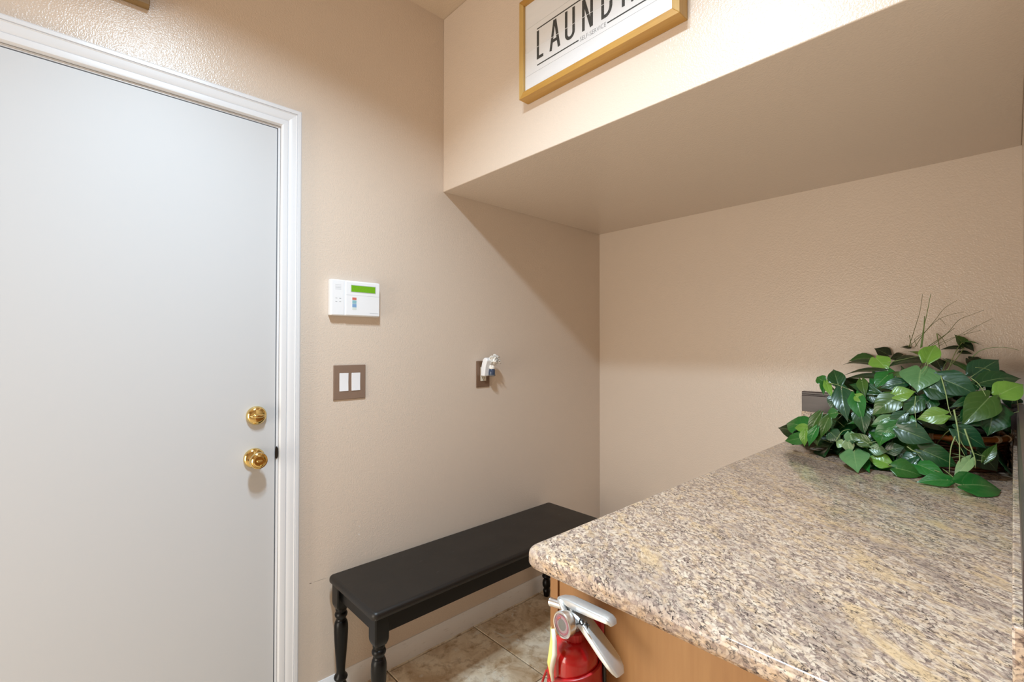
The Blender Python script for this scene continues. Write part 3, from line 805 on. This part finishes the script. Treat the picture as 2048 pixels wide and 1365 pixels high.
te = obj('tag_border', edge_bm, m_tagwhite, tg, smooth=True); md = te.modifiers.new('thick', 'SOLIDIFY'); md.thickness = .0004; md = tg.modifiers.new('thick', 'SOLIDIFY'); md.thickness = .0006
q = hit(1106, 1277, 1, .578) - Vector((EX, EY, .44))
bm = bmesh.new(); tube(bm, [q+Vector((.001, 0, .006)), q, q+Vector((-.002, -.0005, -.006))], [.0006, .0013, .0005], 5); obj('tag_print', bm, m_tagprint, tg)
# wall bracket: back plate, band, latch wire
br = obj('bracket', B((-.024, .0465, Lz(.60)), (.024, .0540, Lz(.835))), m_redplastic, fe, bevel=.004)
bm = bmesh.new(); R_, n = rb+.0028, 56; rows = []
for i in range(n+1):
    a = math.radians(70) - math.radians(318)*i/n              # from the back right, round the front, to the back left
    zt_ = .7640 + .0110*math.cos(a-math.radians(20))
    if abs(math.degrees(a)+105) < 7: zt_ -= .010              # notch of the clasp
    rows.append([bm.verts.new((r*math.cos(a), r*math.sin(a), Lz(z))) for r, z in ((R_, zt_-.060), (R_+.0022, zt_-.058), (R_+.0022, zt_-.001), (R_+.001, zt_), (R_-.002, zt_), (R_-.002, zt_-.060))])
for a, b in zip(rows, rows[1:]):
    for j in range(6): bm.faces.new((a[j], a[(j+1) % 6], b[(j+1) % 6], b[j]))
bm.faces.new(rows[0]); bm.faces.new(rows[-1][::-1])
band = obj('band', bm, m_redplastic, br, smooth='auto', angle=40)
bm = bmesh.new()
for a_ in (-112, -98):
    a = math.radians(a_); box(bm, ((R_+.002)*math.cos(a)-.004, (R_+.002)*math.sin(a)-.004, Lz(.726)), ((R_+.002)*math.cos(a)+.004, (R_+.002)*math.sin(a)+.003, Lz(.749)))
obj('clasp', bm, m_redplastic, br, bevel=.001)
lp = [hit(*p, 1, .590)-Vector((EX, EY, .44)) for p in ((1084, 1368), (1088, 1354), (1093, 1342), (1098, 1346), (1101, 1358), (1100, 1372), (1092, 1380))]
bm = bmesh.new(); tube(bm, lp, .0021, 6, True); obj('latch_wire', bm, m_redplastic, br, smooth=True)
bm = bmesh.new(); tube(bm, [(.035, .034, Lz(.795)), (.0385, .030, Lz(.775)), (.0395, .030, Lz(.740))], .0035, 6); obj('gap_shadow', bm, m_blackplastic, br, smooth=True)  # black tube stands in for the shadow between cylinder and bracket

#PLANT
# ------------------------------------------------------------------ ivy basket
PC = Vector((1.455, 2.075, .925))                         # middle of the foliage dome, on the counter
PRX, PRY, PRZ = .355, .262, .325
iv = thing('ivy_basket', 'green trailing ivy plant in a dark wicker basket on the granite counter', 'plant', (PC.x, PC.y, ZT))
IVL = Vector((PC.x, PC.y, ZT))
def ivpart(name, bm, mat, parent=iv, smooth=True):
    bmesh.ops.translate(bm, verts=bm.verts[:], vec=-IVL)
    return obj(name, bm, mat, parent, smooth=smooth)
BC = Vector((1.565, 2.085)); BRX, BRY = .155, .148
rngp = random.Random(11)
# woven basket: a wall of stacked wicker strands round upright stakes, a bamboo rim bound with cane
bm = bmesh.new(); n = 48
def ell(a, k, z): return Vector((BC.x+BRX*k*math.cos(a), BC.y+BRY*k*math.sin(a), z))
r1 = [bm.verts.new(ell(2*PI*i/n, .90, ZT+.001)) for i in range(n)]; r2 = [bm.verts.new(ell(2*PI*i/n, .965, ZT+.098)) for i in range(n)]
for i in range(n): bm.faces.new((r1[i], r1[(i+1) % n], r2[(i+1) % n], r2[i]))
bm.faces.new(r1[::-1])
ivpart('basket_liner', bm, m_moss)
for r_ in range(11):
    bm = bmesh.new(); z = ZT+.0065+r_*.0086; k0 = .935+.06*r_/10
    tube(bm, [ell(2*PI*i/96, k0+.016*math.cos(PI*i/2*.999+PI*r_)*1.0, z) for i in range(96)], .0042, 5, True)
    ivpart('wicker_strand', bm, m_wicker)
for i in range(24):
    bm = bmesh.new(); a = 2*PI*i/24
    tube(bm, [ell(a, .935, ZT+.001), ell(a, .97, ZT+.05), ell(a, 1.0, ZT+.100)], .0036, 5)
    ivpart('wicker_stake', bm, m_wicker)
bm = bmesh.new(); tube(bm, [ell(2*PI*i/64, 1.01, ZT+.101) for i in range(64)], .0085, 8, True)
rim = ivpart('basket_rim', bm, m_bamboo)
for i in range(18):
    a = 2*PI*i/18+.12; c = ell(a, 1.01, ZT+.101); t = (ell(a+.02, 1.01, ZT+.101)-c).normalized(); s_ = t.orthogonal().normalized(); u_ = t.cross(s_)
    bm = bmesh.new()
    for d in (-.004, 0, .004):
        tube(bm, [c+t*d+(s_*math.cos(q)+u_*math.sin(q))*.0094 for q in [2*PI*j/10 for j in range(10)]], .0021, 5, True)
    ivpart('cane_binding', bm, m_bind, rim)

def inside(p, k=1.0):
    d = p-PC
    return (abs(d.x)/(PRX*k))**2.3 + (abs(d.y)/(PRY*k))**2.3 + (max(d.z, 0)/(PRZ*k))**2.0 < 1
def shell(px, py, k=1.0):
    d = pix_ray(px, py).normalized(); lim = 4.0
    best = None; bd = 9
    t = 1.0
    while t < 3.0:
        p = CAM + d*t
        if p.z < ZT+.006 or p.y > YB-.03: return CAM + d*(t-.004)
        if inside(p, k): return p
        t += .004
    # never enters the dome: take the point of the ray level with the dome's middle
    t = (PC-CAM).dot(d) - .06
    p = CAM + d*t
    while p.y > YB-.03: t -= .01; p = CAM+d*t
    return p
def outward(p):
    d = p-PC
    g = Vector((d.x/PRX**2, d.y/PRY**2, max(d.z, .02)/PRZ**2))
    return g.normalized()
WT = [(0, .50), (.03, .69), (.08, .85), (.15, .96), (.24, 1), (.34, .98), (.45, .89), (.56, .76), (.67, .56), (.77, .37), (.86, .19), (.94, .065), (1, .006)]
LEAFN = [0]
LIM = dict(zlo=ZT+.0025, xhi=XW-.004, yhi=YB-.012)
def clampv(p):
    if p.z < ZT+SPL+.09 and p.y > YB-.03: p.y = YB-.03
    if p.z < ZT+SPL+.09 and p.x > XW-.032: p.x = XW-.032
    p.z = max(p.z, LIM['zlo']); p.x = min(p.x, LIM['xhi']); p.y = min(p.y, LIM['yhi'])
    return p
def leaf(base, tip, width, nrm, colr, fold=.25, droop=.12, curl=0.0, petiole=None):
    ax = tip-base; L = ax.length
    if L < .012: return
    ax.normalize(); n_ = (nrm - ax*nrm.dot(ax))
    if n_.length < .05: n_ = ax.orthogonal()
    n_.normalize(); sd = ax.cross(n_)
    me = bpy.data.meshes.new('leaf'); vs = []; uv = []
    ts = (-1, -.84, -.62, -.38, -.17, 0, .17, .38, .62, .84, 1)
    twist = rngp.uniform(-.12, .12)
    for s, wv in WT:
        for t in ts:
            sh = -.20*(1-s)**5*math.sin(PI*min(1, abs(t)))**.8           # lobes either side of the stalk
            x = (s+sh)*L; y = t*wv*width/2
            z = fold*abs(y) - droop*L*(s*s) + .06*L*math.sin(PI*s)
            z += .010*width/.1*math.sin((s-.32*abs(t)**1.2)*5.6*2*PI)*abs(t)*(1-abs(t)*.4)*.22
            z -= curl*(y*y)/max(width, .02)*2.0
            z += twist*y*s
            p = base + ax*x + sd*y + n_*z
            vs.append(clampv(p)-IVL); uv.append((s, (t+1)/2))
    m = len(ts); fs = []
    for i in range(len(WT)-1):
        for j in range(m-1): fs.append((i*m+j, i*m+j+1, (i+1)*m+j+1, (i+1)*m+j))
    me.from_pydata([tuple(v) for v in vs], [], fs)
    ul = me.uv_layers.new(name='UVMap')
    for lp_ in me.loops: ul.data[lp_.index].uv = uv[lp_.vertex_index]
    me.polygons.foreach_set('use_smooth', [True]*len(me.polygons))
    me.materials.append(m_leaf)
    o = bpy.data.objects.new('leaf', me); COL.objects.link(o); o.parent = iv; o.color = colr
    LEAFN[0] += 1
    if petiole is not None:
        bm = bmesh.new(); b0 = base + n_*.001
        p1 = clampv(b0 - ax*.02 + n_*.004); p2 = clampv(b0.lerp(petiole, .6)+Vector((0, 0, .012))); p3 = clampv(petiole.copy())
        tube(bm, bez(b0 + ax*.004, p1, p2, p3, 6), [.0013]*7, 4)
        bmesh.ops.translate(bm, verts=bm.verts[:], vec=-IVL)
        obj('petiole', bm, m_stem, o, smooth=True)
    return o
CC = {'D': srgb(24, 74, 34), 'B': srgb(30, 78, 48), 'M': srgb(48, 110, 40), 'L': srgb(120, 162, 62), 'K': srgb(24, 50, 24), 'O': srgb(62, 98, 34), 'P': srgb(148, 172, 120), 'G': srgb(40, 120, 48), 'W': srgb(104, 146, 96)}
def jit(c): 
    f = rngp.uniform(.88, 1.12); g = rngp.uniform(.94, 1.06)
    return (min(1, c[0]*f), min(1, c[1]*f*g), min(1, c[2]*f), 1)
# (base x, y, tip x, y, width) read off the photograph in its own enlarged corner; colour; depth factor; fold; droop
SC, OX, OY = 1/2.967, 1560, 560
LV = [
 (872,482,925,378,88,'L',1.03,.5,.1),(850,455,765,420,46,'L',1.02,.3,.1),
 (836,535,815,660,176,'W',1.06,.12,.1),(842,478,646,480,112,'D',1.0,.2,.25),
 (530,466,404,474,92,'M',1.0,.2,.12),(572,468,641,541,104,'L',1.03,.12,.1),
 (345,622,316,524,76,'D',1.0,.4,.1),(262,608,216,574,52,'M',1.0,.5,.1),(264,612,256,682,40,'M',1.0,.5,.1),(275,612,312,702,40,'L',1.02,.4,.1),
 (366,656,396,838,98,'B',1.03,.35,.1),(452,690,490,840,84,'G',1.04,.55,.1),(452,692,520,726,52,'L',1.05,.4,.1),
 (694,698,540,800,118,'O',1.05,.2,.15),(682,688,806,660,92,'L',1.06,.25,.1),
 (880,640,1062,684,130,'D',1.02,.15,.15),(948,586,1192,686,152,'B',1.05,.18,.12),(1000,480,1156,552,84,'M',1.03,.15,.15),
 (1150,566,1308,464,118,'B',1.0,.2,.1),(1200,608,1446,566,112,'D',1.02,.18,.15),(1302,682,1452,612,116,'L',1.06,.18,.1),
 (1238,702,1088,858,152,'O',1.06,.25,.15),(1262,758,1240,922,200,'D',1.0,.2,.1),
 (976,802,810,824,98,'L',1.05,.2,.15),(822,716,730,808,94,'D',1.02,.3,.1),(690,862,542,950,100,'G',1.03,.15,.15),
 (716,886,918,968,128,'B',1.06,.22,.1),(736,798,644,872,74,'B',1.03,.2,.1),(1046,892,1236,1000,118,'B',1.03,.18,.12),
 (846,1012,1066,1112,122,'D',1.0,.2,.1),(684,1118,848,1160,120,'M',1.06,.15,.12),(800,1090,1004,1184,92,'G',1.03,.15,.1),
 (1002,1190,808,1196,76,'G',1.08,.3,.1),(1082,1218,1332,1240,148,'G',1.08,.15,.08),(1126,1068,1028,1192,56,'P',1.06,.3,.1),
 (438,1022,458,1134,124,'W',1.08,.1,.1),(640,1092,513,1046,80,'L',1.06,.2,.1),(400,962,418,1032,58,'P',1.04,.4,.1),(372,980,330,960,50,'P',1.04,.4,.1),
 (524,974,410,908,70,'O',1.05,.3,.1),(548,1004,642,1022,66,'W',1.05,.3,.1),(640,1012,742,990,74,'D',1.03,.15,.1),
 (802,1050,658,1112,82,'B',1.0,.2,.1),(146,938,18,958,64,'M',1.0,.25,.1),(168,882,78,878,48,'L',1.0,.4,.1),
 (236,800,164,932,58,'O',1.0,.5,.1),(218,884,164,992,50,'G',1.02,.5,.1),(288,820,238,942,60,'O',1.0,.4,.1),(150,900,142,992,44,'L',1.02,.4,.1),
 (335,790,272,800,60,'M',1.0,.2,.1),(1088,392,1040,322,62,'O',.98,.4,.1),(1086,378,1162,422,46,'K',.98,.4,.2),(1094,368,1198,382,28,'M',.98,.3,.1),
 (1074,404,948,410,30,'K',.98,.3,.1),(1070,430,1148,440,26,'K',.96,.3,.1),(1146,486,1222,492,62,'K',.92,.3,.1),
 (566,500,368,488,44,'K',.96,.3,.1),(602,540,372,552,46,'K',.96,.3,.1),(640,580,374,574,42,'K',.95,.3,.1),
 (640,446,560,404,74,'K',.95,.2,.1),(640,566,562,640,90,'G',.98,.3,.1),(742,612,590,640,74,'B',1.0,.2,.1),
 (486,600,506,694,54,'O',1.02,.4,.1),(566,668,400,614,64,'D',.99,.3,.1),(478,772,502,922,86,'D',1.02,.35,.1),
 (1170,1018,1302,1142,140,'K',.96,.2,.1),(1216,1072,1292,968,50,'O',1.04,.4,.1),(505,770,560,852,66,'D',.98,.2,.1),
 (720,452,648,470,52,'K',.95,.2,.1),(770,406,714,398,34,'K',.95,.3,.1),(1150,702,1006,758,54,'D',1.0,.2,.1),
 (1160,806,1062,850,110,'D',.99,.2,.1),(644,816,538,862,46,'W',1.04,.3,.1),(486,1074,528,1136,56,'G',1.04,.3,.1),
 (416,912,428,984,60,'W',1.03,.3,.1),(700,1020,770,1052,60,'D',.97,.2,.1),(620,905,700,915,60,'G',1.02,.3,.1),
 (560,690,500,700,70,'D',.97,.2,.1),(1000,590,940,560,80,'K',.93,.2,.1),(900,700,840,770,90,'D',.95,.2,.1),
 (1310,770,1330,880,110,'K',.92,.2,.1),(1380,700,1400,770,80,'K',.92,.2,.1),(760,860,790,800,60,'G',1.0,.3,.1),
 (300,905,360,960,80,'D',.96,.2,.1),(205,905,220,985,60,'O',.98,.4,.1),(340,700,300,770,80,'D',.96,.3,.1),
 (840,830,1030,900,90,'K',.90,.2,.1),(600,1050,590,1110,60,'D',.97,.2,.1),(560,930,600,990,70,'D',.95,.2,.1),
 (1290,640,1230,690,90,'B',1.0,.2,.1),(1180,640,1120,600,90,'D',.97,.2,.1),(700,640,760,600,80,'D',.97,.2,.1),(640,730,560,720,80,'D',.97,.2,.1),
 (1330,560,1270,560,70,'D',.98,.2,.1),(1120,470,1180,520,70,'K',.95,.2,.1),(930,480,960,540,70,'K',.94,.2,.1),
]
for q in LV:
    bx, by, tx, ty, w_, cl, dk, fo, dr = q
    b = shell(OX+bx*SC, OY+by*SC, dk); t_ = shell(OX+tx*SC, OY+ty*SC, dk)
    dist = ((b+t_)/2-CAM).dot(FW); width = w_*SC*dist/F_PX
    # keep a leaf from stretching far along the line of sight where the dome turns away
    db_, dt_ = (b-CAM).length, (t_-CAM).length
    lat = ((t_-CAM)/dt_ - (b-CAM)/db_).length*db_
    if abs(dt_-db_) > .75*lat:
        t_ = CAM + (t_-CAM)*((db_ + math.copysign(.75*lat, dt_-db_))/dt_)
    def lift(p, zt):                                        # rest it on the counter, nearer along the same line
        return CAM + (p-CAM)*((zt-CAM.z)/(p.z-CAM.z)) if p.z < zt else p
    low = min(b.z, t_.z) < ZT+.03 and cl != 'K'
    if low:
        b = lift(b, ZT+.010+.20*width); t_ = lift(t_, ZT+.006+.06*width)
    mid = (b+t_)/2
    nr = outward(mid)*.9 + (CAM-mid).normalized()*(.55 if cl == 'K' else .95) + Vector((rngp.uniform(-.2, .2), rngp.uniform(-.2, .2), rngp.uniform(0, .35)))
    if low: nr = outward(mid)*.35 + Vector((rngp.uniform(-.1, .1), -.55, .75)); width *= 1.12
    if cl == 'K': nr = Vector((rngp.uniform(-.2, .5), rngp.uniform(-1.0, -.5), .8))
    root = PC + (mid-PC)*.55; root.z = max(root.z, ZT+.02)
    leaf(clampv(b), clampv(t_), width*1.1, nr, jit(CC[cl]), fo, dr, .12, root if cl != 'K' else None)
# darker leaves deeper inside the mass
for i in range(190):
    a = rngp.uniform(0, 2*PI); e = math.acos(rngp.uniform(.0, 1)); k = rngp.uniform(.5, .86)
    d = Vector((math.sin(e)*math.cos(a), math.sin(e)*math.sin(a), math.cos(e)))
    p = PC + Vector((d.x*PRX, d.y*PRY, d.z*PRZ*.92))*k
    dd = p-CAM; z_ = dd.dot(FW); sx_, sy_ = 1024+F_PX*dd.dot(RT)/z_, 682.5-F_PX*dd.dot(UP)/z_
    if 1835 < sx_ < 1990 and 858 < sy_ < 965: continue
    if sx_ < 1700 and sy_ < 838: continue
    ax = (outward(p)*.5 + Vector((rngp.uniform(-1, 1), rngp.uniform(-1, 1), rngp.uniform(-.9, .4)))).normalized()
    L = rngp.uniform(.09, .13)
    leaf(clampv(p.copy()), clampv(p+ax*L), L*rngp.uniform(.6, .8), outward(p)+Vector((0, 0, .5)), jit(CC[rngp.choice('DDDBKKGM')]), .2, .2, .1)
# twigs inside, the hanging pale runners, and the grass blades that stand above
def px_curve(name, pts, rad, mat, k=1.0, yfix=None):
    w_ = [(hit(OX+x*SC, OY+y*SC, 1, yfix) if yfix else shell(OX+x*SC, OY+y*SC, k)) for x, y in pts]
    dense = []
    for i in range(len(w_)-1):
        p0 = w_[max(i-1, 0)]; p1, p2 = w_[i], w_[i+1]; p3 = w_[min(i+2, len(w_)-1)]
        for j in range(4):
            t = j/4; dense.append(.5*((2*p1)+(p2-p0)*t+(2*p0-5*p1+4*p2-p3)*t*t+(3*p1-p0-3*p2+p3)*t**3))
    dense.append(w_[-1]); m = len(dense)
    bm = bmesh.new(); tube(bm, [clampv(p) for p in dense], [max(.0005, rad*(1-.55*i/(m-1))) for i in range(m)], 5)
    return ivpart(name, bm, mat)
for pts, r_, k in (
    (((955,570),(985,680),(1000,760),(1018,806)),.0022,1.09),((( 805,690),(800,760),(810,876)),.0014,1.09),(((1032,772),(1050,860),(1064,960),(1066,1110)),.0030,1.10),
    (((1040,930),(1012,1010),(1004,1165)),.0024,1.10),(((1095,885),(1125,970),(1156,1060),(1158,1118)),.0030,1.10),(((880,490),(870,520),(840,560)),.0014,1.10),
    (((640,490),(720,475),(830,450)),.0012,1.08),(((1060,930),(1100,1000),(1180,1040),(1216,1048)),.0016,1.08),(((1040,940),(1065,985),(1100,1050)),.0016,1.08),
    (((930,320),(945,400),(955,470)),.0024,1.05),(((1135,585),(1180,620),(1222,690)),.0018,1.09),(((1160,520),(1240,535),(1330,600)),.0014,1.09),
    (((280,610),(345,625),(440,665)),.0016,1.05),(((755,990),(790,1015),(840,1030)),.0026,1.05),(((525,970),(560,962),(610,960)),.0016,1.08),
    (((1015,1195),(1040,1212),(1085,1220)),.0020,1.09),(((640,1098),(680,1112),(720,1130)),.0018,1.09),(((330,960),(370,900),(415,890)),.0014,1.06),(((1408,715),(1418,800)),.0016,1.02),
    (((1050,440),(1075,405),(1095,372)),.0020,1.0)):
    px_curve('runner', pts, r_*.82, m_stem, k)
for pts, r_, g in (
    (((765,400),(800,290),(830,190),(846,85)),.0016,0),(((835,405),(850,300),(872,200),(895,82)),.0022,1),(((840,400),(852,310),(858,216)),.0034,1),
    (((760,400),(850,320),(920,240),(975,170),(1050,122)),.0014,0),(((800,400),(870,300),(960,225),(1090,190)),.0014,0),(((890,400),(990,320),(1060,240),(1130,210),(1210,180)),.0014,0),
    (((880,395),(960,340),(1035,288)),.0018,0),(((935,320),(965,350),(990,395)),.0016,0),(((940,395),(1060,330),(1170,270)),.0010,0),(((900,400),(1020,345),(1190,300)),.0010,0),
    (((768,330),(775,365),(780,400)),.0018,0),(((1140,460),(1190,420),(1260,403),(1340,402),(1420,418)),.0016,1),(((1090,330),(1180,270),(1260,230)),.0008,0),(((815,395),(800,350),(860,310)),.0012,0),
    (((940,230),(960,240),(985,268)),.0010,0)):
    px_curve('grass_blade', pts, r_*.72, m_bladegreen if g else m_blade, 1.0, 2.17)
